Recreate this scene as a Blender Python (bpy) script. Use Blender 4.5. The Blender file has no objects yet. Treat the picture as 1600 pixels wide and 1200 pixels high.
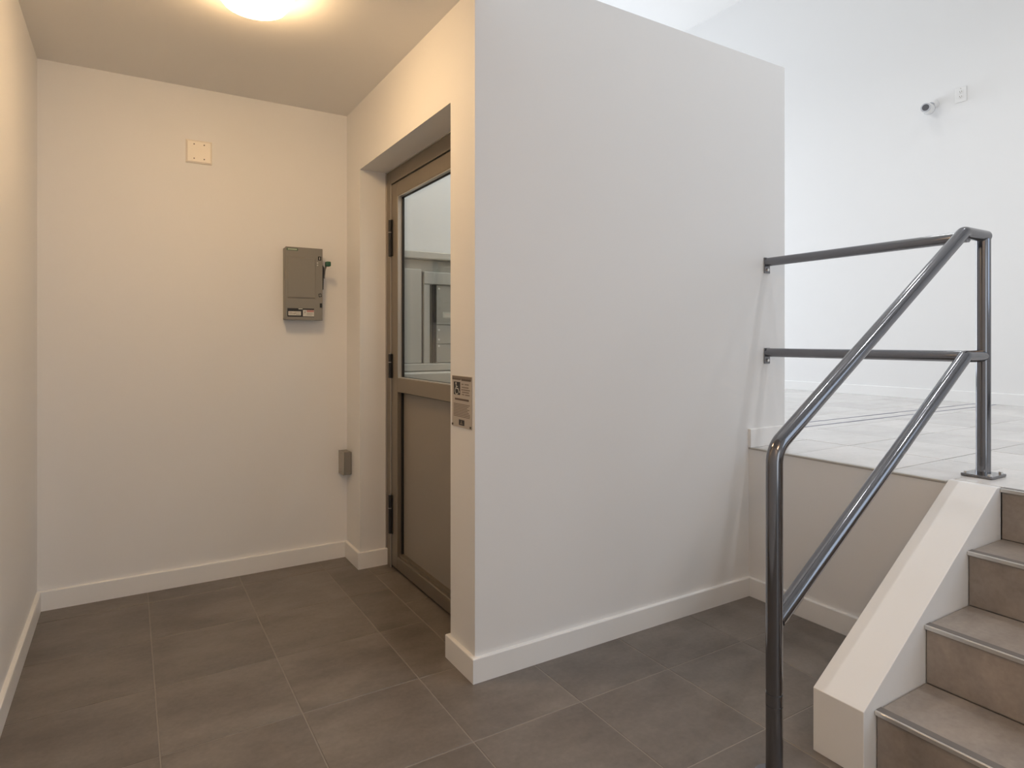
import bpy, bmesh, math, random
from mathutils import Vector, Matrix

random.seed(4)
S = bpy.context.scene
C = S.collection
PI = math.pi

# ------------------------------------------------------------------ camera
cam_d = bpy.data.cameras.new('camera')
cam_d.sensor_width = 36.0
cam_d.lens = 36.0 * 983 / 1600
cam_d.shift_y = -68.0 / 1600
cam_d.clip_start = 0.05
cam = bpy.data.objects.new('camera', cam_d)
C.objects.link(cam)
cam.location = (0, 0, 1.2)
cam.rotation_euler = (PI / 2, 0, -math.atan2(0.5207, 0.8537))
S.camera = cam

# ------------------------------------------------------------------ world, lights, exposure
S.view_settings.view_transform = 'Standard'
S.view_settings.look = 'None'
S.view_settings.exposure = 0.0
S.view_settings.gamma = 1.0
S.view_settings.use_curve_mapping = False
S.cycles.use_denoising = True
S.cycles.max_bounces = 10
S.cycles.diffuse_bounces = 6

w = bpy.data.worlds.new('world')
S.world = w
w.use_nodes = True
w.node_tree.nodes['Background'].inputs[0].default_value = (0.80, 0.90, 1.0, 1)
w.node_tree.nodes['Background'].inputs[1].default_value = 0.48


def area(name, loc, direction, sx, sy, power, col):
    d = bpy.data.lights.new(name, 'AREA')
    d.shape = 'RECTANGLE'
    d.size = sx
    d.size_y = sy
    d.energy = power
    d.color = col
    o = bpy.data.objects.new(name, d)
    C.objects.link(o)
    o.location = loc
    o.rotation_euler = Vector(direction).to_track_quat('-Z', 'Y').to_euler()
    return o


def point(name, loc, power, col, r):
    d = bpy.data.lights.new(name, 'POINT')
    d.energy = power
    d.color = col
    d.shadow_soft_size = r
    o = bpy.data.objects.new(name, d)
    C.objects.link(o)
    o.location = loc
    return o


def spot(name, loc, power, col, r, cone=140, blend=0.9):
    d = bpy.data.lights.new(name, 'SPOT')
    d.energy = power
    d.color = col
    d.shadow_soft_size = r
    d.spot_size = math.radians(cone)
    d.spot_blend = blend
    o = bpy.data.objects.new(name, d)
    C.objects.link(o)
    o.location = loc
    return o


# daylight through glazed openings (far end of the upper hall, right behind the viewer), plus an added entrance fill
area('daylight_hall', (4.3, 7.9, 2.1), (0.1, -1, 0.05), 2.6, 2.6, 128, (0.84, 0.93, 1.06))
area('daylight_window', (4.15, -2.9, 2.55), (0, 1, -0.05), 2.5, 2.1, 26, (0.76, 0.90, 1.10))
area('entrance_fill', (0.75, -2.9, 1.1), (0, 1, 0.0), 1.4, 2.0, 13, (0.90, 0.97, 1.02))  # extra area light added to fill the alcove from the unseen entrance
# downlights of the tall hall plus added unseen fills, one warm lamp over the lower entrance
for lx, ly in ((2.1, 0.95), (3.3, 0.95), (4.5, 0.95)):
    spot('hall_lamp', (lx, ly, 4.6), 44, (0.92, 0.95, 0.98), 0.02)
spot('hall_lamp', (3.2, -0.6, 4.6), 60, (0.94, 0.95, 0.98), 0.04)  # extra unseen downlight, added to brighten the treads and curb
for lx, ly in ((4.0, 2.7), (4.0, 4.6)):
    spot('upper_fill', (lx, ly, 4.6), 28, (0.95, 0.96, 0.97), 0.10)  # unseen fill spots, added to brighten the landing floor
point('lift_fill', (1.9, 2.75, 3.3), 44, (0.96, 0.96, 0.94), 0.10)  # unseen fill, added to light the shaft behind the glass
point('entry_lamp', (0.35, -0.6, 2.30), 17, (1.0, 0.62, 0.34), 0.12)
LAMP_COL, LAMP_POWER = (1.0, 0.665, 0.345, 1), 52.0      # alcove lamp

# ------------------------------------------------------------------ materials


def srgb(r, g, b):
    f = lambda c: (c / 255 / 12.92) if c <= 10 else ((c / 255 + 0.055) / 1.055) ** 2.4
    return (f(r), f(g), f(b), 1)


def base_mat(name, col, rough=0.5, metal=0.0, spec=0.5):
    m = bpy.data.materials.new(name)
    m.use_nodes = True
    b = m.node_tree.nodes['Principled BSDF']
    b.inputs['Base Color'].default_value = col
    b.inputs['Roughness'].default_value = rough
    b.inputs['Metallic'].default_value = metal
    b.inputs['Specular IOR Level'].default_value = spec
    return m, m.node_tree, b


def grain(nt, b, scale, strength, distance=0.002, colvar=0.0, col=None, stretch=(1, 1, 1)):
    """fine procedural relief and a slight tone variation in world space"""
    g = nt.nodes.new('ShaderNodeNewGeometry')
    mp = nt.nodes.new('ShaderNodeMapping')
    mp.inputs['Scale'].default_value = stretch
    nt.links.new(g.outputs['Position'], mp.inputs['Vector'])
    n = nt.nodes.new('ShaderNodeTexNoise')
    n.inputs['Scale'].default_value = scale
    n.inputs['Detail'].default_value = 4
    nt.links.new(mp.outputs[0], n.inputs['Vector'])
    bp = nt.nodes.new('ShaderNodeBump')
    bp.inputs['Strength'].default_value = strength
    bp.inputs['Distance'].default_value = distance
    nt.links.new(n.outputs['Fac'], bp.inputs['Height'])
    nt.links.new(bp.outputs[0], b.inputs['Normal'])
    if colvar:
        mx = nt.nodes.new('ShaderNodeMix')
        mx.data_type = 'RGBA'
        mx.inputs['A'].default_value = [c * (1 - colvar) for c in col[:3]] + [1]
        mx.inputs['B'].default_value = [min(1, c * (1 + colvar)) for c in col[:3]] + [1]
        nt.links.new(n.outputs['Fac'], mx.inputs['Factor'])
        nt.links.new(mx.outputs['Result'], b.inputs['Base Color'])
    return n


def paint(name, col, rough=0.55):
    m, nt, b = base_mat(name, col, rough, spec=0.3)
    grain(nt, b, 260, 0.10, 0.001, 0.012, col)
    return m


def tile_mat(name, dark, light, rough):
    m, nt, b = base_mat(name, dark, rough, spec=0.5)
    g = nt.nodes.new('ShaderNodeNewGeometry')
    oi = nt.nodes.new('ShaderNodeObjectInfo')
    # each tile samples its own patch of the cloudy pattern
    add = nt.nodes.new('ShaderNodeVectorMath')
    add.operation = 'MULTIPLY_ADD'
    comb = nt.nodes.new('ShaderNodeCombineXYZ')
    for i in range(3):
        nt.links.new(oi.outputs['Random'], comb.inputs[i])
    add.inputs[1].default_value = (23, 17, 9)
    nt.links.new(comb.outputs[0], add.inputs[0])
    nt.links.new(g.outputs['Position'], add.inputs[2])
    mp = nt.nodes.new('ShaderNodeMapping')
    mp.inputs['Scale'].default_value = (0.75, 1.3, 1.0)
    nt.links.new(add.outputs[0], mp.inputs['Vector'])
    n1 = nt.nodes.new('ShaderNodeTexNoise')
    n1.inputs['Scale'].default_value = 4.5
    n1.inputs['Detail'].default_value = 6
    n1.inputs['Roughness'].default_value = 0.62
    nt.links.new(mp.outputs[0], n1.inputs['Vector'])
    n2 = nt.nodes.new('ShaderNodeTexNoise')
    n2.inputs['Scale'].default_value = 70
    n2.inputs['Detail'].default_value = 3
    nt.links.new(add.outputs[0], n2.inputs['Vector'])
    ma = nt.nodes.new('ShaderNodeMath')
    ma.operation = 'MULTIPLY_ADD'
    ma.inputs[1].default_value = 0.25
    nt.links.new(n2.outputs['Fac'], ma.inputs[0])
    nt.links.new(n1.outputs['Fac'], ma.inputs[2])
    rp = nt.nodes.new('ShaderNodeValToRGB')
    rp.color_ramp.elements[0].position = 0.38
    rp.color_ramp.elements[0].color = dark
    rp.color_ramp.elements[1].position = 0.86
    rp.color_ramp.elements[1].color = light
    nt.links.new(ma.outputs[0], rp.inputs[0])
    # tile-to-tile tone
    hs = nt.nodes.new('ShaderNodeHueSaturation')
    mr = nt.nodes.new('ShaderNodeMapRange')
    mr.inputs['To Min'].default_value = 0.93
    mr.inputs['To Max'].default_value = 1.07
    nt.links.new(oi.outputs['Random'], mr.inputs['Value'])
    nt.links.new(mr.outputs[0], hs.inputs['Value'])
    nt.links.new(rp.outputs[0], hs.inputs['Color'])
    nt.links.new(hs.outputs[0], b.inputs['Base Color'])
    bp = nt.nodes.new('ShaderNodeBump')
    bp.inputs['Strength'].default_value = 0.12
    bp.inputs['Distance'].default_value = 0.001
    nt.links.new(n2.outputs['Fac'], bp.inputs['Height'])
    nt.links.new(bp.outputs[0], b.inputs['Normal'])
    return m


def metal(name, col, rough, metallic=1.0, scale=400, stretch=(1, 1, 0.05), bump=0.03):
    m, nt, b = base_mat(name, col, rough, metallic)
    grain(nt, b, scale, bump, 0.0004, 0.03, col, stretch)
    return m


def plain(name, col, rough=0.5, metallic=0.0):
    m, nt, b = base_mat(name, col, rough, metallic)
    grain(nt, b, 300, 0.03, 0.0005, 0.03, col)
    return m


WHITE = paint('white_wall_paint', (0.80, 0.79, 0.775, 1))
TRIM = paint('white_trim_paint', (0.84, 0.83, 0.81, 1), 0.35)
CEIL = paint('ceiling_paint', (0.82, 0.80, 0.77, 1), 0.7)
TILE = tile_mat('porcelain_tile', (0.112, 0.094, 0.080, 1), (0.215, 0.187, 0.163, 1), 0.36)
TILE_UP = tile_mat('porcelain_tile_hall', (0.57, 0.545, 0.52, 1), (0.70, 0.672, 0.645, 1), 0.25)
TILE_STEP = tile_mat('porcelain_tile_steps', (0.235, 0.198, 0.168, 1), (0.42, 0.36, 0.31, 1), 0.40)
GROUT = plain('grout', (0.29, 0.26, 0.225, 1), 0.85)
GROUT_UP = plain('grout_hall', (0.06, 0.055, 0.05, 1), 0.95)
BRONZE = metal('bronze_anodised_aluminium', (0.29, 0.25, 0.20, 1), 0.42, 0.75)
BEAD = metal('pale_aluminium_bead', (0.55, 0.53, 0.50, 1), 0.40, 0.7)  # glazing bead; also colours the painted edge highlights of the door frame
RUBBER = plain('black_gasket', (0.012, 0.011, 0.010, 1), 0.6)
PANEL = plain('taupe_door_panel', (0.28, 0.25, 0.212, 1), 0.45)
BLACK = plain('black_hinge', (0.012, 0.011, 0.011, 1), 0.45)
PIPE = metal('gunmetal_pipe', (0.21, 0.21, 0.222, 1), 0.12, 0.97, 600, (1, 1, 1), 0.01)
ALU = metal('aluminium_nosing', (0.75, 0.73, 0.70, 1), 0.35, 0.9)
NOSE_DARK = plain('grey_grip_strip', (0.17, 0.15, 0.135, 1), 0.6)
GREYBOX = plain('grey_enamel', (0.235, 0.22, 0.192, 1), 0.45)
GREYBOX2 = plain('grey_galvanised', (0.235, 0.22, 0.195, 1), 0.45, 0.2)
GREEN = plain('green_plastic', (0.020, 0.095, 0.045, 1), 0.4)
GREEN_D = plain('dark_green_print', (0.05, 0.10, 0.05, 1), 0.5)
PALE = plain('pale_print', (0.62, 0.60, 0.54, 1), 0.5)
PALEGREEN = plain('pale_green_print', (0.42, 0.48, 0.36, 1), 0.5)
REDP = plain('faded_red_print', (0.50, 0.22, 0.20, 1), 0.5)
INK = plain('black_ink', (0.012, 0.011, 0.011, 1), 0.5)
INKG = plain('grey_ink', (0.20, 0.16, 0.125, 1), 0.6)
SIGN = plain('brushed_sign_plate', (0.48, 0.43, 0.37, 1), 0.4, 0.25)
PLASTIC = plain('white_plastic', (0.82, 0.81, 0.79, 1), 0.35)
IVORY = plain('ivory_plastic', (0.84, 0.78, 0.68, 1), 0.4)
SCREW = metal('steel_screw', (0.40, 0.37, 0.33, 1), 0.35, 0.9)
DARKSCREW = plain('dark_screw', (0.10, 0.08, 0.06, 1), 0.4, 0.5)
CAMGREY = plain('camera_grey', (0.52, 0.53, 0.56, 1), 0.4)
LENS = plain('camera_lens', (0.045, 0.045, 0.055, 1), 0.35)
LIFT = plain('lift_grey_enamel', (0.40, 0.385, 0.345, 1), 0.35)
LIFT2 = plain('lift_pale_enamel', (0.50, 0.485, 0.44, 1), 0.35)
LIFTTOP = plain('lift_cap_enamel', (0.56, 0.54, 0.49, 1), 0.35)

GLASS = bpy.data.materials.new('door_glass')
GLASS.use_nodes = True
nt = GLASS.node_tree
nt.nodes.clear()
out = nt.nodes.new('ShaderNodeOutputMaterial')
mix = nt.nodes.new('ShaderNodeMixShader')
tr = nt.nodes.new('ShaderNodeBsdfTransparent')
tr.inputs[0].default_value = (0.93, 0.95, 0.94, 1)
gl = nt.nodes.new('ShaderNodeBsdfGlossy')
gl.inputs['Roughness'].default_value = 0.02
fr = nt.nodes.new('ShaderNodeFresnel')
gm = nt.nodes.new('ShaderNodeNewGeometry')
ior = nt.nodes.new('ShaderNodeMapRange')          # a thin pane: the same reflectance from both of its faces
ior.inputs['To Min'].default_value = 1.5
ior.inputs['To Max'].default_value = 1 / 1.5
nt.links.new(gm.outputs['Backfacing'], ior.inputs['Value'])
nt.links.new(ior.outputs[0], fr.inputs['IOR'])
nt.links.new(fr.outputs[0], mix.inputs[0])
nt.links.new(tr.outputs[0], mix.inputs[1])
nt.links.new(gl.outputs[0], mix.inputs[2])
nt.links.new(mix.outputs[0], out.inputs[0])

LAMPGLOW = bpy.data.materials.new('lamp_diffuser')
LAMPGLOW.use_nodes = True
b = LAMPGLOW.node_tree.nodes['Principled BSDF']
b.inputs['Base Color'].default_value = (0.9, 0.86, 0.78, 1)
b.inputs['Emission Color'].default_value = LAMP_COL
b.inputs['Emission Strength'].default_value = LAMP_POWER

# ------------------------------------------------------------------ mesh helpers


def box(bm, x0, x1, y0, y1, z0, z1, bev=0.0, seg=1):
    r = bmesh.ops.create_cube(bm, size=1.0)
    vs = r['verts']
    for v in vs:
        v.co.x = x0 if v.co.x < 0 else x1
        v.co.y = y0 if v.co.y < 0 else y1
        v.co.z = z0 if v.co.z < 0 else z1
    if bev:
        es = list({e for v in vs for e in v.link_edges})
        bmesh.ops.bevel(bm, geom=es, offset=bev, segments=seg, profile=0.5, affect='EDGES', clamp_overlap=True)


def prism(bm, pts, axis, a0, a1, bev=0.0):
    """polygon pts (2D) extruded along axis 'x','y','z' from a0 to a1"""
    def mk(p, a):
        if axis == 'z':
            return (p[0], p[1], a)
        if axis == 'y':
            return (p[0], a, p[1])
        return (a, p[0], p[1])
    v0 = [bm.verts.new(mk(p, a0)) for p in pts]
    v1 = [bm.verts.new(mk(p, a1)) for p in pts]
    n = len(pts)
    fs = [bm.faces.new(v0), bm.faces.new(v1[::-1])]
    for i in range(n):
        fs.append(bm.faces.new((v0[i], v1[i], v1[(i + 1) % n], v0[(i + 1) % n])))
    bmesh.ops.recalc_face_normals(bm, faces=fs)
    if bev:
        es = list({e for f in fs for e in f.edges})
        bmesh.ops.bevel(bm, geom=es, offset=bev, segments=2, profile=0.5, affect='EDGES', clamp_overlap=True)


def cyl(bm, p0, p1, r, r2=None, seg=20):
    p0, p1 = Vector(p0), Vector(p1)
    d = p1 - p0
    m = Matrix.Translation((p0 + p1) / 2) @ d.to_track_quat('Z', 'Y').to_matrix().to_4x4()
    bmesh.ops.create_cone(bm, cap_ends=True, segments=seg, radius1=r, radius2=r if r2 is None else r2,
                          depth=d.length, matrix=m)


def fillet(pts, radii, n=8):
    """polyline with its corners rounded"""
    outp = [Vector(pts[0])]
    for i in range(1, len(pts) - 1):
        a, b_, c = Vector(pts[i - 1]), Vector(pts[i]), Vector(pts[i + 1])
        r = radii[i - 1]
        u, v = (a - b_).normalized(), (c - b_).normalized()
        ang = u.angle(v)
        t = r / math.tan(ang / 2)
        cen = b_ + (u + v).normalized() * (r / math.sin(ang / 2))
        s, e = b_ + u * t - cen, b_ + v * t - cen
        tot = s.angle(e)
        ax = s.cross(e).normalized()
        for k in range(n + 1):
            outp.append(cen + Matrix.Rotation(tot * k / n, 3, ax) @ s)
    outp.append(Vector(pts[-1]))
    return outp


def tube(bm, pts, r, seg=24):
    pts = [Vector(p) for p in pts]
    rings = []
    up = None
    for i, p in enumerate(pts):
        if i == 0:
            t = pts[1] - p
        elif i == len(pts) - 1:
            t = p - pts[i - 1]
        else:
            t = (pts[i + 1] - p).normalized() + (p - pts[i - 1]).normalized()
        t.normalize()
        if up is None:
            up = t.orthogonal().normalized()
        up = (up - t * up.dot(t)).normalized()
        sd = t.cross(up)
        rings.append([bm.verts.new(p + (up * math.cos(2 * PI * k / seg) + sd * math.sin(2 * PI * k / seg)) * r)
                      for k in range(seg)])
    for a, b_ in zip(rings, rings[1:]):
        for k in range(seg):
            bm.faces.new((a[k], a[(k + 1) % seg], b_[(k + 1) % seg], b_[k]))
    bm.faces.new(rings[0][::-1])
    bm.faces.new(rings[-1])


def lathe(bm, prof, cx, cy, seg=40):
    """profile [(r, z)] turned about the vertical through (cx, cy)"""
    rings = []
    for r, z in prof:
        if r < 1e-5:
            rings.append([bm.verts.new((cx, cy, z))])
        else:
            rings.append([bm.verts.new((cx + r * math.cos(2 * PI * k / seg), cy + r * math.sin(2 * PI * k / seg), z))
                          for k in range(seg)])
    for a, b_ in zip(rings, rings[1:]):
        for k in range(seg):
            q = [a[k % len(a)], a[(k + 1) % len(a)], b_[(k + 1) % len(b_)], b_[k % len(b_)]]
            q = list(dict.fromkeys(q))
            if len(q) > 2:
                bm.faces.new(q)
    bmesh.ops.recalc_face_normals(bm, faces=bm.faces)


def root_of(o):
    p = Vector((0, 0, 0))
    while o:
        p += o.location
        o = o.parent
    return p


def obj(name, bm, mat, parent=None, smooth=False, origin=None):
    """link a bmesh in world coordinates as one object (its origin at its parent, or at `origin`)"""
    base = root_of(parent) if parent else Vector((0, 0, 0))
    loc = Vector(origin) if origin is not None else base
    bmesh.ops.translate(bm, verts=bm.verts, vec=-loc)
    me = bpy.data.meshes.new(name)
    bm.to_mesh(me)
    bm.free()
    me.materials.append(mat)
    if smooth:
        for p in me.polygons:
            p.use_smooth = True
        me.set_sharp_from_angle(angle=math.radians(35))
    o = bpy.data.objects.new(name, me)
    C.objects.link(o)
    o.parent = parent
    o.location = loc - base
    return o


def thing(name, label, cat, loc, kind=None):
    o = bpy.data.objects.new(name, None)
    o.empty_display_size = 0.1
    C.objects.link(o)
    o.location = loc
    o['label'] = label
    o['category'] = cat
    if kind:
        o['kind'] = kind
    return o


def struct(name, bm, mat, label, cat, smooth=False):
    o = obj(name, bm, mat, smooth=smooth)
    o['kind'] = 'structure'
    o['label'] = label
    o['category'] = cat
    return o


def bmboxes(*bs, bev=0.0):
    bm = bmesh.new()
    for q in bs:
        box(bm, *q, bev=bev)
    return bm


# ------------------------------------------------------------------ dimensions (metres)
LX, BY = -0.345, 3.475          # left wall face, back wall face
WX, WY = 1.041, 1.957           # door wall face, partition face
EX = 2.505                      # edge of the upper floor
LZ = 0.695                      # height of the upper floor
FX = 5.85                       # far wall face
CZ = 2.45                       # low ceiling
HZ = 5.0                        # hall ceiling
BH, BT = 0.087, 0.015           # baseboard

# ------------------------------------------------------------------ walls and ceilings
struct('wall_left', bmboxes((LX - 0.15, LX, -3.0, BY + 0.125, 0, HZ)), WHITE,
       'white painted wall at left edge beside the dark tile floor', 'wall')
struct('wall_back', bmboxes((LX, 2.775, BY, BY + 0.125, 0, HZ)), WHITE,
       'white painted wall behind the grey switch box and the lift', 'wall')

bm = bmesh.new()
prism(bm, [(WX, WY), (1.16, 2.077), (1.26, 2.077), (1.26, 2.153), (WX, 2.153)], 'z', 0, 2.55)
box(bm, WX, 1.26, 3.241, BY, 0, 2.55)
box(bm, WX, 1.26, 2.153, 3.241, 2.10, 2.55)
struct('wall_doorway', bm, WHITE, 'white wall with a deep recess for the glazed door', 'wall')

bm = bmesh.new()
prism(bm, [(WX, WY), (2.775, WY), (2.775, 2.077), (1.16, 2.077)], 'z', 0, 2.55)
struct('wall_partition', bm, WHITE, 'large pale grey partition wall between the door recess and the raised hall', 'wall')

struct('wall_lift_side', bmboxes((2.655, 2.775, 2.077, BY, 0, 2.55)), WHITE,
       'white end wall of the lift enclosure, hidden behind the partition', 'wall')
struct('wall_hall', bmboxes((2.655, 2.775, BY + 0.125, 8.0, 0, HZ)), WHITE,
       'white side wall of the raised hall behind the lift enclosure', 'wall')
struct('wall_far', bmboxes((FX, FX + 0.15, -3.0, 8.0, 0, HZ)), WHITE,
       'bright white far wall with a small security camera and outlet', 'wall')
# end walls, each with a wide glazed opening
struct('wall_end', bmboxes((2.655, FX + 0.15, 8.0, 8.15, 0, LZ + 0.1), (2.655, FX + 0.15, 8.0, 8.15, 3.45, HZ),
                           (2.655, 3.0, 8.0, 8.15, LZ + 0.1, 3.45), (5.6, FX + 0.15, 8.0, 8.15, LZ + 0.1, 3.45)), WHITE,
       'white end wall of the hall around its window opening', 'wall')
X0, X1 = LX - 0.15, FX + 0.15
struct('wall_entrance', bmboxes((X0, 0.05, -3.15, -3.0, 0, HZ), (0.05, 1.45, -3.15, -3.0, 2.1, HZ), (1.45, 2.9, -3.15, -3.0, 0, HZ),
                                (2.9, 5.4, -3.15, -3.0, 0, 1.5), (2.9, 5.4, -3.15, -3.0, 3.6, HZ), (5.4, X1, -3.15, -3.0, 0, HZ)), WHITE,
       'white wall behind the viewer around a window and the entrance', 'wall')
struct('ceiling', bmboxes((LX, WX, -3.0, BY, CZ, 2.55)), CEIL, 'low beige lit ceiling over the alcove by the door', 'ceiling')
struct('ceiling_hall', bmboxes((LX - 0.15, FX + 0.15, -3.15, 8.15, HZ, HZ + 0.12)), CEIL,
       'high ceiling of the white hall', 'ceiling')

# ------------------------------------------------------------------ floors with tiles


def tile_bm(sx, sy, th=0.008, ch=0.0011):
    bm = bmesh.new()
    b0 = [bm.verts.new(p) for p in ((0, 0, -th), (sx, 0, -th), (sx, sy, -th), (0, sy, -th))]
    b1 = [bm.verts.new(p) for p in ((0, 0, -ch), (sx, 0, -ch), (sx, sy, -ch), (0, sy, -ch))]
    b2 = [bm.verts.new(p) for p in ((ch, ch, 0), (sx - ch, ch, 0), (sx - ch, sy - ch, 0), (ch, sy - ch, 0))]
    bm.faces.new(b2)
    for lo, hi in ((b0, b1), (b1, b2)):
        for i in range(4):
            bm.faces.new((lo[i], lo[(i + 1) % 4], hi[(i + 1) % 4], hi[i]))
    return bm


tile_cache = {}


def lay_tile(parent, x0, x1, y0, y1, z, mat, gap=0.0035):
    sx, sy = round(x1 - x0 - gap, 4), round(y1 - y0 - gap, 4)
    if sx < 0.01 or sy < 0.01:
        return
    key = (sx, sy, mat.name)
    if key not in tile_cache:
        bm = tile_bm(sx, sy)
        me = bpy.data.meshes.new('tile')
        bm.to_mesh(me)
        bm.free()
        me.materials.append(mat)
        tile_cache[key] = me
    o = bpy.data.objects.new('tile', tile_cache[key])
    C.objects.link(o)
    o.parent = parent
    o.location = (x0 + gap / 2, y0 + gap / 2, z + random.uniform(-0.0004, 0.0004))


floor = struct('floor', bmboxes((LX, 2.6, -3.0, BY, -0.12, -0.0014)), GROUT, 'dark brown-grey square tile floor of the lower lobby', 'floor')
TP, TX0, TY0 = 0.4015, 0.0785, 2.0790   # pitch and one joint of the grid
xs = [LX + 0.002] + [TX0 + TP * k for k in range(0, 7)]
xs = [v for v in xs if v < 2.5] + [2.5]
ys = [TY0 + 0.4135 * k for k in range(-12, 4)] + [BY - 0.002]
ys = [v for v in ys if v > -2.9]
for yi in range(len(ys) - 1):
    y0, y1 = ys[yi], ys[yi + 1]
    for xi in range(len(xs) - 1):
        x0, x1 = xs[xi], xs[xi + 1]
        if y0 > TY0 - 0.01 and x0 > 0.85:
            continue                      # cut pieces laid below
        if y1 < -0.5 and x1 < 0.0:
            continue
        lay_tile(floor, x0, x1, y0, y1, 0.0, TILE)
# narrow cut column in front of the door, and the threshold row below it
for y0, y1 in ((TY0, TY0 + 0.4135), (TY0 + 0.4135, TY0 + 0.827), (TY0 + 0.827, TY0 + 1.2405), (TY0 + 1.2405, BY - 0.002)):
    lay_tile(floor, 0.8815, 1.077, y0, y1, 0.0, TILE)
for y0, y1 in ((2.155, 2.30), (2.30, 2.705), (2.705, 3.11), (3.11, 3.238)):
    lay_tile(floor, 1.077, 1.40, y0, y1, 0.0, TILE)

hall = struct('floor_landing', bmboxes((EX + 0.012, FX, WY, 8.0, LZ - 0.2, LZ - 0.003),
                                       (EX + 0.012, FX, 1.1155, WY, LZ - 0.2, LZ - 0.003),
                                       (2.563, FX, -3.0, 1.1155, LZ - 0.2, LZ - 0.003)), GROUT_UP,
              'pale grey square tile floor of the raised white hall', 'floor')
NOSE_X = 2.538
hx = [EX + 0.014, 2.955] + [2.955 + 0.413 * k for k in range(1, 7)] + [FX - 0.002]
hy = [1.325 + 0.413 * k for k in range(-8, 13)]
for yi in range(len(hy) - 1):
    y0, y1 = hy[yi], hy[yi + 1]
    for xi in range(len(hx) - 1):
        x0, x1 = hx[xi], hx[xi + 1]
        if y0 < -1.3:
            continue
        if x0 < 2.775 and y1 > WY:
            if y0 < WY:
                lay_tile(hall, x0, x1, y0, WY, LZ, TILE_UP)
                lay_tile(hall, 2.775, x1, WY, y1, LZ, TILE_UP)
            else:
                lay_tile(hall, 2.775, x1, y0, y1, LZ, TILE_UP)
            continue
        if xi == 0 and y0 < 1.1155:
            xs_ = NOSE_X + 0.034
            lay_tile(hall, xs_, x1, y0, min(y1, 1.1155), LZ, TILE_UP, 0.005 if y1 < 1.1155 else 0.002)
            if y1 > 1.1155:
                lay_tile(hall, x0, x1, 1.1155, y1, LZ, TILE_UP, 0.002)
            continue
        # the two thin inlaid joint strips run through these rows
        segs = [(y0, y1)]
        for js in (2.245, 2.365):
            ns = []
            for a, b_ in segs:
                if a < js < b_:
                    ns += [(a, js - 0.004), (js + 0.004, b_)]
                else:
                    ns.append((a, b_))
            segs = ns
        for a, b_ in segs:
            lay_tile(hall, x0, x1, a, b_, LZ, TILE_UP, 0.005)
JOINT = metal('blue_grey_joint_profile', (0.22, 0.23, 0.30, 1), 0.4, 0.6)
for k, js in enumerate((2.245, 2.365)):
    o = struct('trim_%d' % (k + 1), bmboxes((2.78, FX - 0.02, js - 0.005, js + 0.005, LZ - 0.003, LZ + 0.0015)), JOINT,
               ('thin dark joint strip in the hall floor, nearer the viewer', 'thin dark joint strip in the hall floor, nearer the window end')[k], 'trim')

# riser wall under the landing edge, and its edge strip
struct('wall_landing', bmboxes((EX, EX + 0.012, 1.1155, WY, 0, LZ - 0.008)), WHITE,
       'short beige wall below the edge of the raised hall floor', 'wall')
struct('trim_3', bmboxes((EX - 0.004, EX + 0.014, 1.1155, WY, LZ - 0.008, LZ + 0.001), bev=0.002),
       metal('grey_edge_profile', (0.46, 0.43, 0.385, 1), 0.45, 0.4),
       'thin grey edge strip along the raised floor between wall and stair curb', 'trim')

# ------------------------------------------------------------------ baseboards


def board(name, path, z0, label, mat=TRIM, h=BH):
    """baseboard along a polyline of outer-face points; each point has its wall-side mate"""
    outer, inner = path
    bm = bmesh.new()
    pts = outer + inner[::-1]
    n = len(outer)
    for i in range(n - 1):
        quad = [outer[i], outer[i + 1], inner[i + 1], inner[i]]
        e = 0.003
        lo = [bm.verts.new((p[0], p[1], z0)) for p in quad]
        mid = [bm.verts.new((p[0], p[1], z0 + h - e)) for p in quad]
        # eased top edge on the room side
        top = []
        for a, b_ in zip((0, 1, 2, 3), (3, 2, 1, 0)):
            p, q = quad[a], quad[b_]
            f = e / max(1e-6, math.hypot(q[0] - p[0], q[1] - p[1])) if a < 2 else 0
            top.append(bm.verts.new((p[0] + (q[0] - p[0]) * f, p[1] + (q[1] - p[1]) * f, z0 + h)))
        bm.faces.new(lo[::-1])
        bm.faces.new(top)
        for l, u in ((lo, mid), (mid, top)):
            for k in range(4):
                bm.faces.new((l[k], l[(k + 1) % 4], u[(k + 1) % 4], u[k]))
    bmesh.ops.remove_doubles(bm, verts=bm.verts, dist=1e-5)
    seen = {}
    for f in list(bm.faces):
        key = tuple(sorted(v.index for v in f.verts))
        bm.faces.ensure_lookup_table()
    bmesh.ops.recalc_face_normals(bm, faces=bm.faces)
    return struct(name, bm, mat, label, 'baseboard')


T = BT
board('baseboard_left', ([(LX + T, -2.99), (LX + T, BY - T)], [(LX, -2.99), (LX, BY)]), 0.0,
      'white baseboard along the left wall')
board('baseboard_back', ([(LX + T, BY - T), (WX - T, BY - T)], [(LX, BY), (WX, BY)]), 0.0,
      'white baseboard along the back wall under the switch box')
board('baseboard_jamb', ([(WX - T, BY - T), (WX - T, 3.241 - T), (1.186, 3.241 - T)], [(WX, BY), (WX, 3.241), (1.186, 3.241)]), 0.0,
      'short white baseboard wrapping the corner left of the glazed door')
board('baseboard_column', ([(1.186, 2.153 + T), (WX - T, 2.153 + T), (WX - T, WY - T)], [(1.186, 2.153), (WX, 2.153), (WX, WY)]), 0.0,
      'white baseboard wrapping the narrow wall end right of the door')
board('baseboard_partition', ([(WX - T, WY - T), (EX - T, WY - T)], [(WX, WY), (EX, WY)]), 0.0,
      'long white baseboard along the foot of the grey partition')
board('baseboard_step', ([(EX - T, WY - T), (EX - T, 1.1155)], [(EX, WY), (EX, 1.1155)]), 0.0,
      'white baseboard on the low wall behind the handrail post')
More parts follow.
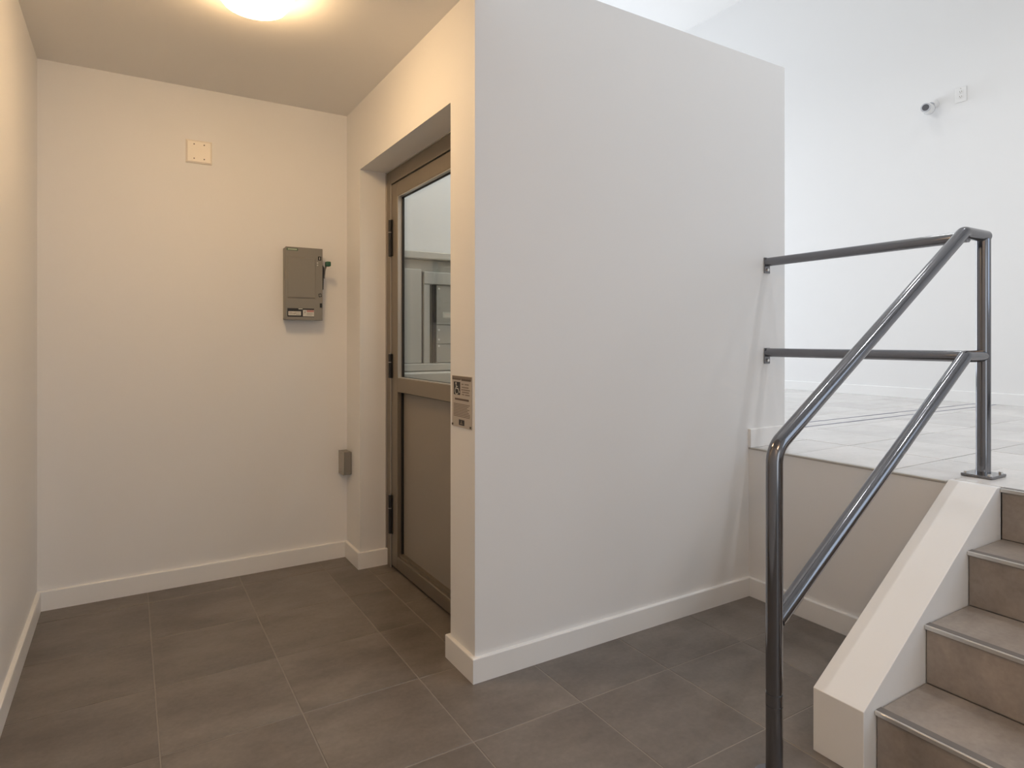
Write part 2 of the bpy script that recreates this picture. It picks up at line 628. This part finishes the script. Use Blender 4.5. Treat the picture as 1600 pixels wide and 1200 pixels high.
board('baseboard_landing', ([(EX - 0.004, WY - T), (2.775 + T, WY - T), (2.775 + T, BY)], [(EX - 0.004, WY), (2.775, WY), (2.775, BY)]), LZ + 0.0005,
      'short white baseboard at the partition end on the raised floor')
board('baseboard_far', ([(FX - T, -2.9), (FX - T, 7.9)], [(FX, -2.9), (FX, 7.9)]), LZ + 0.0005,
      'white baseboard along the bright far wall', h=0.09)

# ------------------------------------------------------------------ glazed door
door = thing('door_1', 'bronze aluminium door with glass above and solid panel below', 'door', (1.205, 2.70, 0.0), 'structure')
DX = 1.186
obj('jamb', bmboxes((DX, DX + 0.055, 3.178, 3.2405, 0.0, 2.0995), bev=0.002), BRONZE, door)
obj('jamb', bmboxes((DX, DX + 0.055, 2.1535, 2.212, 0.0, 2.0995), bev=0.002), BRONZE, door)
obj('head', bmboxes((DX, DX + 0.055, 2.212, 3.178, 2.027, 2.0995), bev=0.002), BRONZE, door)
obj('stop', bmboxes((DX - 0.006, DX + 0.002, 2.212, 3.2405, 2.0935, 2.0995), (DX - 0.006, DX + 0.002, 3.236, 3.2405, 0.0, 2.0885)), BEAD, door)  # pale colour paints the bright edge line of the frame
obj('edge_highlight', bmboxes((DX - 0.001, DX + 0.003, 3.1745, 3.1785, 0.0, 2.027)), BEAD, door)  # edge highlight of the frame, painted as a pale strip
Y0, Y1 = 2.216, 3.174                          # leaf
LFX, LBX = 1.190, 1.232
obj('stile', bmboxes((LFX, LBX, 3.094, Y1, 0.012, 2.022), bev=0.0025), BRONZE, door)
obj('stile', bmboxes((LFX, LBX, Y0, 2.300, 0.012, 2.022), bev=0.0025), BRONZE, door)
obj('top_rail', bmboxes((LFX, LBX, 2.300, 3.094, 1.948, 2.022), bev=0.0025), BRONZE, door)
obj('mid_rail', bmboxes((LFX, LBX, 2.300, 3.094, 0.933, 1.006), bev=0.0025), BRONZE, door)
obj('bottom_rail', bmboxes((LFX, LBX, 2.300, 3.094, 0.012, 0.078), bev=0.0025), BRONZE, door)
# pale glazing bead lining the glass opening, dark gasket next to the pane
bd = obj('glazing_bead', bmboxes((LFX + 0.003, LFX + 0.024, 3.090, 3.094, 1.006, 1.948), (LFX + 0.003, LFX + 0.024, 2.300, 2.304, 1.006, 1.948),
                                 (LFX + 0.003, LFX + 0.024, 2.304, 3.090, 1.944, 1.948), (LFX + 0.003, LFX + 0.024, 2.304, 3.090, 1.006, 1.010)), BEAD, door)
obj('gasket', bmboxes((LFX + 0.024, LFX + 0.034, 3.080, 3.094, 1.006, 1.948), (LFX + 0.024, LFX + 0.034, 2.300, 2.314, 1.006, 1.948),
                      (LFX + 0.024, LFX + 0.034, 2.314, 3.080, 1.940, 1.948), (LFX + 0.024, LFX + 0.034, 2.314, 3.080, 1.006, 1.011)), RUBBER, door)
obj('glass_pane', bmboxes((LFX + 0.0345, LFX + 0.0385, 2.302, 3.092, 1.007, 1.947)), GLASS, door)
obj('lower_panel', bmboxes((LFX + 0.034, LBX - 0.002, 2.300, 3.094, 0.078, 0.933)), PANEL, door)
obj('panel_gasket', bmboxes((LFX + 0.022, LFX + 0.0345, 3.087, 3.094, 0.078, 0.933), (LFX + 0.022, LFX + 0.0345, 2.300, 2.307, 0.078, 0.933),
                            (LFX + 0.022, LFX + 0.0345, 2.307, 3.087, 0.927, 0.933)), RUBBER, door)
obj('bottom_bead', bmboxes((LFX + 0.012, LFX + 0.034, 2.300, 3.094, 0.078, 0.090)), BRONZE, door)
for z0, z1 in ((1.645, 1.836), (1.002, 1.128), (0.181, 0.383)):
    bm = bmesh.new()
    cyl(bm, (LFX - 0.007, 3.176, z0), (LFX - 0.007, 3.176, z1), 0.010, seg=14)
    box(bm, LFX - 0.004, LFX + 0.001, 3.155, 3.200, z0, z1)
    h_ = obj('hinge', bm, BLACK, door, True)
    bm = bmesh.new()
    zm = z0 + (z1 - z0) * 0.66
    cyl(bm, (LFX - 0.007, 3.176, zm - 0.002), (LFX - 0.007, 3.176, zm + 0.002), 0.0108, seg=14)
    cyl(bm, (LFX - 0.007, 3.176, z1), (LFX - 0.007, 3.176, z1 + 0.005), 0.007, seg=14)
    obj('hinge_pin', bm, SCREW, h_, True)

# ------------------------------------------------------------------ platform lift behind the glass
lift = thing('wheelchair_lift', 'pale grey enamelled platform lift seen through the door glass', 'lift', (1.9, 2.75, 0.0))
obj('platform', bmboxes((1.30, 2.60, 2.15, 3.36, 0.03, 0.10), bev=0.004), LIFT, lift)
PY = 3.400
obj('rear_panel', bmboxes((1.28, 2.62, PY, PY + 0.03, 0.10, 1.670), bev=0.003), LIFT, lift)
obj('cap_rail', bmboxes((1.27, 2.63, PY - 0.03, PY + 0.04, 1.672, 1.716), bev=0.005), LIFTTOP, lift)
obj('upright', bmboxes((1.27, 1.449, PY - 0.022, PY - 0.0005, 1.068, 1.612), bev=0.004), LIFT2, lift)
obj('header', bmboxes((1.462, 2.62, PY - 0.026, PY - 0.0005, 1.527, 1.600), bev=0.004), LIFT2, lift)
obj('upright', bmboxes((1.462, 1.500, PY - 0.024, PY - 0.0005, 1.068, 1.526), bev=0.003), LIFT2, lift)
obj('edge_seal', bmboxes((1.451, 1.460, PY - 0.012, PY - 0.0005, 1.068, 1.60)), RUBBER, lift)
obj('edge_seal', bmboxes((1.509, 1.514, PY - 0.012, PY - 0.0005, 1.068, 1.526)), DARKSCREW, lift)
obj('edge_seal', bmboxes((1.522, 1.542, PY - 0.012, PY - 0.0005, 1.068, 1.526)), RUBBER, lift)
pn = obj('access_panel', bmboxes((1.545, 2.60, PY - 0.016, PY - 0.0005, 1.180, 1.290), (1.545, 2.60, PY - 0.016, PY - 0.0005, 1.293, 1.526),
                                 (1.545, 2.60, PY - 0.016, PY - 0.0005, 1.070, 1.177), bev=0.0015), LIFT, lift)
for zz in (1.205, 1.168, 1.262, 1.505):
    bm = bmesh.new()
    cyl(bm, (1.560, PY - 0.019, zz), (1.560, PY - 0.016, zz), 0.006, seg=10)
    obj('screw', bm, PLASTIC, pn)
obj('label_plate', bmboxes((1.585, 1.66, PY - 0.018, PY - 0.0155, 1.335, 1.368)), PALE, pn)
obj('bottom_rail', bmboxes((1.27, 2.62, PY - 0.03, PY - 0.0005, 1.022, 1.066), bev=0.004), LIFT2, lift)
obj('ledge', bmboxes((1.27, 2.60, PY - 0.15, PY - 0.0305, 0.92, 1.020), bev=0.006), LIFTTOP, lift)

# ------------------------------------------------------------------ stairs
stairs = thing('staircase', 'grey-brown tiled stairs with pale metal nosings climbing to the hall', 'stairs', (2.1, 0.1, 0))
NX = [1.765, 2.034, 2.302, 2.538]
NZ = [0.174, 0.348, 0.522, LZ]
SY0, SY1 = -0.85, 0.9655
for i in range(4):
    x0 = NX[i] + 0.008
    xe = NX[i + 1] + 0.008 if i < 3 else 2.62
    zt = NZ[i]
    core = obj('step', bmboxes((x0 + 0.008, xe + 0.008, SY0, SY1, 0.0 if i == 0 else NZ[i - 1] - 0.02, zt - 0.009)), GROUT, stairs)
    zb = (NZ[i - 1] if i else 0.0) + 0.001
    for k in range(3):
        a = SY1 - 0.605 * (k + 1)
        b_ = SY1 - 0.605 * k - 0.003
        obj('riser_tile', bmboxes((x0, x0 + 0.008, a, b_, zb, zt - 0.013), bev=0.001), TILE_STEP, core, origin=(x0, a, zb))
        if i < 3:
            obj('tread_tile', bmboxes((NX[i] + 0.034, NX[i + 1] + 0.006, a, b_, zt - 0.009, zt), bev=0.001), TILE_STEP, core, origin=(x0, a, zt))
    nz = obj('nosing', bmboxes((NX[i], NX[i] + 0.008, SY0, SY1, zt - 0.012, zt + 0.001), bev=0.0015), ALU, core)
    obj('grip_strip', bmboxes((NX[i] + 0.008, NX[i] + 0.033, SY0, SY1, zt - 0.009, zt + 0.0012), bev=0.0008), NOSE_DARK, core)
bm = bmesh.new()
prism(bm, [(1.714, 0.0), (1.714, 0.184), (2.519, 0.699), (2.548, 0.699), (2.548, 0.0)], 'y', 0.966, 1.115, 0.002)
obj('curb', bm, TRIM, stairs)['label'] = 'white sloping side curb'

# ------------------------------------------------------------------ pipe handrail
rail = thing('stair_handrail', 'grey metal pipe handrail up the stair curb with guard rails to the wall', 'handrail', (1.501, 1.09, 0))
R, RG, RP = 0.0222, 0.0208, 0.0236     # rails and newel, guard rails, landing post
RY = 1.09
slope_a, slope_b = (1.501, RY, 0.905), (2.575, RY, 1.590)
bm = bmesh.new()
tube(bm, fillet([(1.501, RY, 0.25), slope_a, slope_b, (2.745, RY, 1.590)], [0.075, 0.05]), R)
obj('top_rail', bm, PIPE, rail, True)
bm = bmesh.new()
cyl(bm, (1.501, RY, 0.012), (1.501, RY, 0.2085), R, seg=24)
cyl(bm, (1.501, RY, 0.2085), (1.501, RY, 0.2105), R - 0.001, seg=24)
cyl(bm, (1.501, RY, 0.2105), (1.501, RY, 0.2415), R + 0.0004, seg=24)
cyl(bm, (1.501, RY, 0.2415), (1.501, RY, 0.250), R - 0.001, seg=24)
obj('newel_post', bm, PIPE, rail, True)
bm = bmesh.new()
cyl(bm, (1.501, RY, 0.0), (1.501, RY, 0.012), 0.055, seg=28)
obj('foot_flange', bm, PIPE, rail, True)
bm = bmesh.new()
tube(bm, fillet([(1.513, RY, 0.438), (2.585, RY, 1.142), (2.728, RY, 1.142)], [0.03]), R)
obj('mid_rail', bm, PIPE, rail, True)
bm = bmesh.new()
tube(bm, [(2.728, RY, LZ + 0.010), (2.728, RY, 1.578)], RP)
obj('landing_post', bm, PIPE, rail, True)
bm = bmesh.new()
tube(bm, [(2.610, RY, 1.578), (2.634, WY - 0.006, 1.578)], RG)
obj('guard_rail', bm, PIPE, rail, True)
bm = bmesh.new()
tube(bm, [(2.605, RY, 1.142), (2.636, WY - 0.006, 1.142)], RG)
obj('guard_rail', bm, PIPE, rail, True)
for zz in (1.578, 1.142):
    bm = bmesh.new()
    box(bm, 2.6145, 2.6555, WY - 0.006, WY, zz - 0.054, zz + 0.022, bev=0.0015)
    br = obj('wall_bracket', bm, PIPE, rail)
    bm = bmesh.new()
    cyl(bm, (2.635, WY - 0.012, zz - 0.038), (2.635, WY - 0.006, zz - 0.038), 0.0075, seg=6)
    obj('bolt', bm, ALU, br)
bm = bmesh.new()
box(bm, 2.662, 2.778, 1.036, 1.138, LZ + 0.0006, LZ + 0.0106, bev=0.0015)
bp_ = obj('base_plate', bm, PIPE, rail)
for dx in (-0.044, 0.044):
    for dy in (-0.038, 0.038):
        bm = bmesh.new()
        cyl(bm, (2.72 + dx, 1.087 + dy, LZ + 0.0106), (2.72 + dx, 1.087 + dy, LZ + 0.018), 0.0075, seg=6)
        obj('bolt', bm, ALU, bp_)

# ------------------------------------------------------------------ safety switch on the back wall
sw = thing('safety_switch', 'grey metal electrical disconnect box with green lever on back wall', 'switch box', (0.79, BY, 1.31))
BX0, BX1, BF = 0.699, 0.888, 3.405
obj('enclosure', bmboxes((BX0, BX1, BF + 0.006, BY - 0.0005, 1.309, 1.6885), bev=0.003), GREYBOX, sw)
cov = obj('cover', bmboxes((BX0 - 0.001, BX1 + 0.001, BF, BF + 0.006, 1.307, 1.690), bev=0.002), GREYBOX, sw)
bm = bmesh.new()
a = [(0.706, 1.42), (0.853, 1.42), (0.853, 1.640), (0.706, 1.640)]
b2 = [(0.712, 1.428), (0.847, 1.428), (0.847, 1.632), (0.712, 1.632)]
va = [bm.verts.new((x, BF + 0.0002, z)) for x, z in a]
vb = [bm.verts.new((x, BF - 0.004, z)) for x, z in b2]
bm.faces.new(vb)
for i in range(4):
    bm.faces.new((va[i], va[(i + 1) % 4], vb[(i + 1) % 4], vb[i]))
bmesh.ops.recalc_face_normals(bm, faces=bm.faces)
obj('raised_panel', bm, GREYBOX, cov)
F0 = BF - 0.0004


def decal(name, x0, x1, z0, z1, mat, parent, lift_=0.0006, y=None):
    yy = (BF if y is None else y)
    return obj(name, bmboxes((x0, x1, yy - lift_, yy + 0.0002, z0, z1)), mat, parent)


nm = decal('name_badge', 0.7035, 0.760, 1.6705, 1.683, GREEN_D, sw, 0.0015)
obj('print', bmboxes((0.7085, 0.7555, BF - 0.0019, BF - 0.0014, 1.6735, 1.6805)), PALEGREEN, nm)
on = decal('on_mark', 0.8645, 0.8815, 1.627, 1.648, INK, sw)
obj('print', bmboxes((0.8715, 0.8745, BF - 0.0010, BF - 0.0006, 1.631, 1.644)), PALE, on)
for zz in (1.613, 1.601):
    bm = bmesh.new()
    cyl(bm, (0.8615, BF - 0.0035, zz), (0.8615, BF + 0.0002, zz), 0.0034, seg=12)
    obj('rivet', bm, PALE, sw)
of = decal('off_mark', 0.866, 0.8845, 1.430, 1.4525, GREYBOX2, sw)
bm = bmesh.new()
for k in range(20):
    t0, t1 = 2 * PI * k / 20, 2 * PI * (k + 1) / 20
    if k % 5 == 0:
        continue
    q = [(0.8752 + r * math.cos(t) * 0.8, 1.4412 + r * math.sin(t)) for t, r in ((t0, 0.0060), (t1, 0.0060), (t1, 0.0112), (t0, 0.0112))]
    prism(bm, q, 'y', BF - 0.0010, BF - 0.0006)
obj('print', bm, INK, of)
obj('latch', bmboxes((0.8735, 0.8845, BF - 0.006, BF + 0.0002, 1.376, 1.398), bev=0.001), INK, sw)
wl = decal('warning_label', 0.707, 0.8435, 1.3245, 1.369, INK, sw)
obj('print', bmboxes((0.7118, 0.7756, BF - 0.0010, BF - 0.0006, 1.3315, 1.3528)), PALE, wl)
obj('print', bmboxes((0.7857, 0.8432, BF - 0.0010, BF - 0.0006, 1.3275, 1.3610)), PALE, wl)
obj('print', bmboxes((0.763, 0.784, BF - 0.0010, BF - 0.0006, 1.3640, 1.3682)), PALE, wl)
obj('print', bmboxes((0.8055, 0.8422, BF - 0.0013, BF - 0.0010, 1.3500, 1.3605)), REDP, wl)
bm = bmesh.new()
prism(bm, [(0.7975, 1.3565), (0.7935, 1.3475), (0.7965, 1.3475), (0.7930, 1.3385), (0.7990, 1.3495), (0.7962, 1.3495), (0.7995, 1.3565)], 'y', BF - 0.0013, BF - 0.0010)
obj('print', bm, INK, wl)
bm = bmesh.new()
for x0, x1, z in ((0.715, 0.731, 1.3470), (0.742, 0.772, 1.3475), (0.716, 0.752, 1.3430), (0.739, 0.770, 1.3395), (0.715, 0.745, 1.3375), (0.750, 0.772, 1.3350),
                  (0.807, 0.836, 1.3445), (0.806, 0.840, 1.3395), (0.807, 0.832, 1.3350)):
    box(bm, x0, x1, BF - 0.0013, BF - 0.0010, z - 0.0007, z + 0.0007)
obj('print_lines', bm, INKG, wl)['kind'] = 'stuff'
# side lever: dark slot plate, grey bent arm, green grip
bm = bmesh.new()
prism(bm, [(BX1 + 0.0012, 1.603), (BX1 + 0.010, 1.590), (BX1 + 0.0105, 1.560), (BX1 + 0.0065, 1.535), (BX1 + 0.0055, 1.475), (BX1 + 0.0012, 1.470)], 'y', 3.406, 3.430)
obj('slot_plate', bm, INK, sw)
lv = []
bm = bmesh.new()
tube(bm, fillet([(BX1 + 0.012, 3.425, 1.535), (BX1 + 0.013, 3.415, 1.578), (0.9045, 3.385, 1.606)], [0.02], 5), 0.0055, 12)
arm = obj('lever', bm, GREYBOX2, sw, True)
bm = bmesh.new()
box(bm, 0.8955, 0.9215, 3.358, 3.390, 1.5945, 1.6200, bev=0.005, seg=2)
obj('grip', bm, GREEN, arm, True)

# ------------------------------------------------------------------ small box low in the corner
jb = thing('junction_box', 'small grey metal device box low beside the inner corner', 'box', (WX, 3.43, 0.53))
obj('body', bmboxes((0.999, WX - 0.0005, 3.385, 3.472, 0.469, 0.593), bev=0.003), GREYBOX2, jb)
cv = obj('cover', bmboxes((0.9935, 0.999, 3.3835, 3.473, 0.4675, 0.5945), bev=0.0015),
         plain('pale_grey_cover', (0.42, 0.39, 0.34, 1), 0.45, 0.2), jb)
for zz in (0.482, 0.580):
    bm = bmesh.new()
    cyl(bm, (0.9915, 3.428, zz), (0.9935, 3.428, zz), 0.004, seg=10)
    obj('screw', bm, SCREW, cv)

# ------------------------------------------------------------------ blank cover plate high on the back wall
bk = thing('blank_cover_plate', 'square cream blank cover plate high on the back wall', 'cover plate', (0.30, BY, 2.13))
bm = bmesh.new()
o4 = [(0.241, 2.0765), (0.3575, 2.0765), (0.3575, 2.190), (0.241, 2.190)]
i4 = [(0.249, 2.0845), (0.3495, 2.0845), (0.3495, 2.182), (0.249, 2.182)]
v0 = [bm.verts.new((x, BY - 0.0004, z)) for x, z in o4]
v1 = [bm.verts.new((x, BY - 0.005, z)) for x, z in o4]
v2 = [bm.verts.new((x, BY - 0.011, z)) for x, z in i4]
bm.faces.new(v2)
bm.faces.new(v0)
for l, u in ((v0, v1), (v1, v2)):
    for i in range(4):
        bm.faces.new((l[i], l[(i + 1) % 4], u[(i + 1) % 4], u[i]))
bmesh.ops.recalc_face_normals(bm, faces=bm.faces)
obj('plate', bm, IVORY, bk)
for xx in (0.277, 0.322):
    for zz in (2.0985, 2.169):
        bm = bmesh.new()
        cyl(bm, (xx, BY - 0.0125, zz), (xx, BY - 0.0105, zz), 0.0032, seg=10)
        obj('screw', bm, DARKSCREW, bk)

# ------------------------------------------------------------------ accessibility sign on the wall end
sg = thing('accessibility_sign', 'small metal sign with wheelchair symbol on wall end beside door', 'sign', (WX, 2.056, 0.97))
SX = WX - 0.003


def sdec(name, y0, y1, z0, z1, mat, parent, lift_=0.0005):
    return obj(name, bmboxes((SX - lift_, SX + 0.0001, y0, y1, z0, z1)), mat, parent)


pl = obj('plate', bmboxes((SX, WX - 0.0003, 1.977, 2.134, 0.882, 1.070), bev=0.0008), SIGN, sg)
sdec('header_band', 1.9785, 2.1325, 1.056, 1.0685, INKG, sg, 0.0004)
bm = bmesh.new()
for y0, y1, z0, z1 in ((2.064, 2.129, 1.0585, 1.0625), (1.982, 2.054, 1.0565, 1.0625)):
    box(bm, SX - 0.0009, SX - 0.0004, y0, y1, z0 - 0.0035, z1 - 0.003)
obj('header_words', bm, plain('brown_ink', (0.10, 0.07, 0.05, 1), 0.6), sg)
pic = sdec('wheelchair_symbol', 2.0665, 2.1185, 1.000, 1.0475, INK, sg)
# symbol: head, torso, arm, leg, wheel (drawn facing the viewer's right, i.e. towards -y)
bm = bmesh.new()
sx0, sx1 = SX - 0.0010, SX - 0.0005


def sp(u, v):
    """u right (0..1), v up (0..1) inside the black square"""
    return (2.1185 - u * 0.052, 1.000 + v * 0.0475)


def sbar(pts, wd):
    for (u0, v0_), (u1, v1_) in zip(pts, pts[1:]):
        p, q = Vector(sp(u0, v0_)), Vector(sp(u1, v1_))
        d = (q - p).normalized()
        n = Vector((-d.y, d.x)) * wd / 2
        prism(bm, [tuple(p + n), tuple(q + n), tuple(q - n), tuple(p - n)], 'x', sx0, sx1)


c_ = sp(0.36, 0.88)
prism(bm, [(c_[0] + 0.0040 * math.cos(t * PI / 6), c_[1] + 0.0040 * math.sin(t * PI / 6)) for t in range(12)], 'x', sx0, sx1)
sbar([(0.38, 0.80), (0.42, 0.48), (0.72, 0.48), (0.84, 0.20), (0.94, 0.24)], 0.0036)
sbar([(0.40, 0.64), (0.64, 0.64)], 0.0030)
arc = [(0.46 + 0.26 * math.cos(t), 0.30 + 0.26 * math.sin(t)) for t in [math.radians(a_) for a_ in range(125, 345, 20)]]
sbar(arc, 0.0030)
obj('figure', bm, PALE, pic)
bm = bmesh.new()
for z, y0, y1 in ((1.0405, 2.030, 1.999), (1.0405, 2.054, 2.040), (1.0295, 2.052, 2.000), (1.0205, 2.056, 1.990), (1.0120, 2.050, 1.997), (1.0035, 2.052, 2.034), (1.0030, 2.026, 1.992)):
    box(bm, SX - 0.0007, SX + 0.0001, y1, y0, z - 0.0019, z + 0.0019)
for k in range(9):
    y1 = (1.990, 2.000, 2.012, 1.994, 2.006, 1.998, 1.990, 1.988, 1.992)[k]
    z = 0.9665 - k * 0.0056
    box(bm, SX - 0.0007, SX + 0.0001, y1, 2.120, z - 0.0014, z + 0.0014)
obj('text_lines', bm, INKG, sg)['kind'] = 'stuff'
sdec('subheading', 1.998, 2.109, 0.9805, 0.9875, plain('brown_ink_heavy', (0.11, 0.075, 0.055, 1), 0.6), sg)
em = sdec('emblem', 2.033, 2.0765, 0.890, 0.9105, INK, sg)
bm = bmesh.new()
prism(bm, [(2.068, 0.894), (2.043, 0.894), (2.0530, 0.9015), (2.0510, 0.907), (2.0565, 0.908), (2.0590, 0.901)], 'x', SX - 0.0010, SX - 0.0005)
obj('print', bm, INKG, em)
for yy, zz in ((2.128, 0.889), (1.984, 0.889)):
    bm = bmesh.new()
    cyl(bm, (SX - 0.0025, yy, zz), (SX, yy, zz), 0.0042, seg=12)
    obj('screw', bm, DARKSCREW, sg)

# ------------------------------------------------------------------ security camera and outlet on the far wall
sc = thing('security_camera', 'small white bullet camera mounted high on the far wall', 'camera', (FX, 2.70, 3.20))
bm = bmesh.new()
cyl(bm, (FX - 0.0005, 2.700, 3.205), (FX - 0.022, 2.700, 3.205), 0.040, 0.036, 28)
obj('mount', bm, PLASTIC, sc, True)
bm = bmesh.new()
tube(bm, fillet([(FX - 0.02, 2.700, 3.205), (FX - 0.055, 2.700, 3.203), (FX - 0.085, 2.702, 3.175)], [0.015], 5), 0.014, 14)
obj('arm', bm, CAMGREY, sc, True)
ax = Vector((-0.975, -0.19, -0.11)).normalized()
c0 = Vector((FX - 0.075, 2.700, 3.152))
bm = bmesh.new()
cyl(bm, c0, c0 + ax * 0.105, 0.044, 0.041, 28)
body = obj('body', bm, PLASTIC, sc, True)
bm = bmesh.new()
cyl(bm, c0 + ax * 0.102, c0 + ax * 0.112, 0.038, 0.036, 28)
obj('bezel', bm, CAMGREY, body, True)
bm = bmesh.new()
cyl(bm, c0 + ax * 0.110, c0 + ax * 0.1145, 0.027, 0.025, 28)
obj('lens', bm, LENS, body, True)
bm = bmesh.new()
cyl(bm, c0 - ax * 0.012, c0 + ax * 0.012, 0.040, 0.0465, 28)
obj('rear_cap', bm, CAMGREY, body, True)

ol = thing('wall_outlet', 'white duplex outlet high on the far wall beside the camera', 'outlet', (FX, 2.494, 3.22))
obj('plate', bmboxes((FX - 0.008, FX - 0.0005, 2.452, 2.536, 3.160, 3.282), bev=0.003), PLASTIC, ol)
for zz in (3.203, 3.243):
    bm = bmesh.new()
    box(bm, FX - 0.0105, FX - 0.0078, 2.477, 2.511, zz - 0.0145, zz + 0.0145, bev=0.002)
    rc = obj('receptacle', bm, PLASTIC, ol)
    bm = bmesh.new()
    for yy in (2.487, 2.501):
        box(bm, FX - 0.0112, FX - 0.0104, yy - 0.0022, yy + 0.0022, zz - 0.003, zz + 0.008)
    cyl(bm, (FX - 0.0112, 2.494, zz - 0.008), (FX - 0.0104, 2.494, zz - 0.008), 0.003, seg=10)
    obj('slots', bm, SCREW, rc)['kind'] = 'stuff'
bm = bmesh.new()
cyl(bm, (FX - 0.010, 2.494, 3.2715), (FX - 0.0078, 2.494, 3.2715), 0.003, seg=10)
obj('screw', bm, SCREW, ol)

# ------------------------------------------------------------------ warm ceiling lamp over the alcove
lamp = thing('ceiling_lamp', 'round flush ceiling lamp giving warm light over the alcove', 'lamp', (0.38, 2.36, CZ))
bm = bmesh.new()
lathe(bm, [(0.0, CZ - 0.0005), (0.135, CZ - 0.0005), (0.135, CZ - 0.018), (0.12, CZ - 0.020), (0.0, CZ - 0.020)], 0.38, 2.36)
obj('base', bm, PLASTIC, lamp, True)
bm = bmesh.new()
lathe(bm, [(0.118, CZ - 0.0205), (0.120, CZ - 0.050), (0.104, CZ - 0.072), (0.06, CZ - 0.084), (0.0, CZ - 0.088)], 0.38, 2.36)
obj('diffuser', bm, LAMPGLOW, lamp, True)
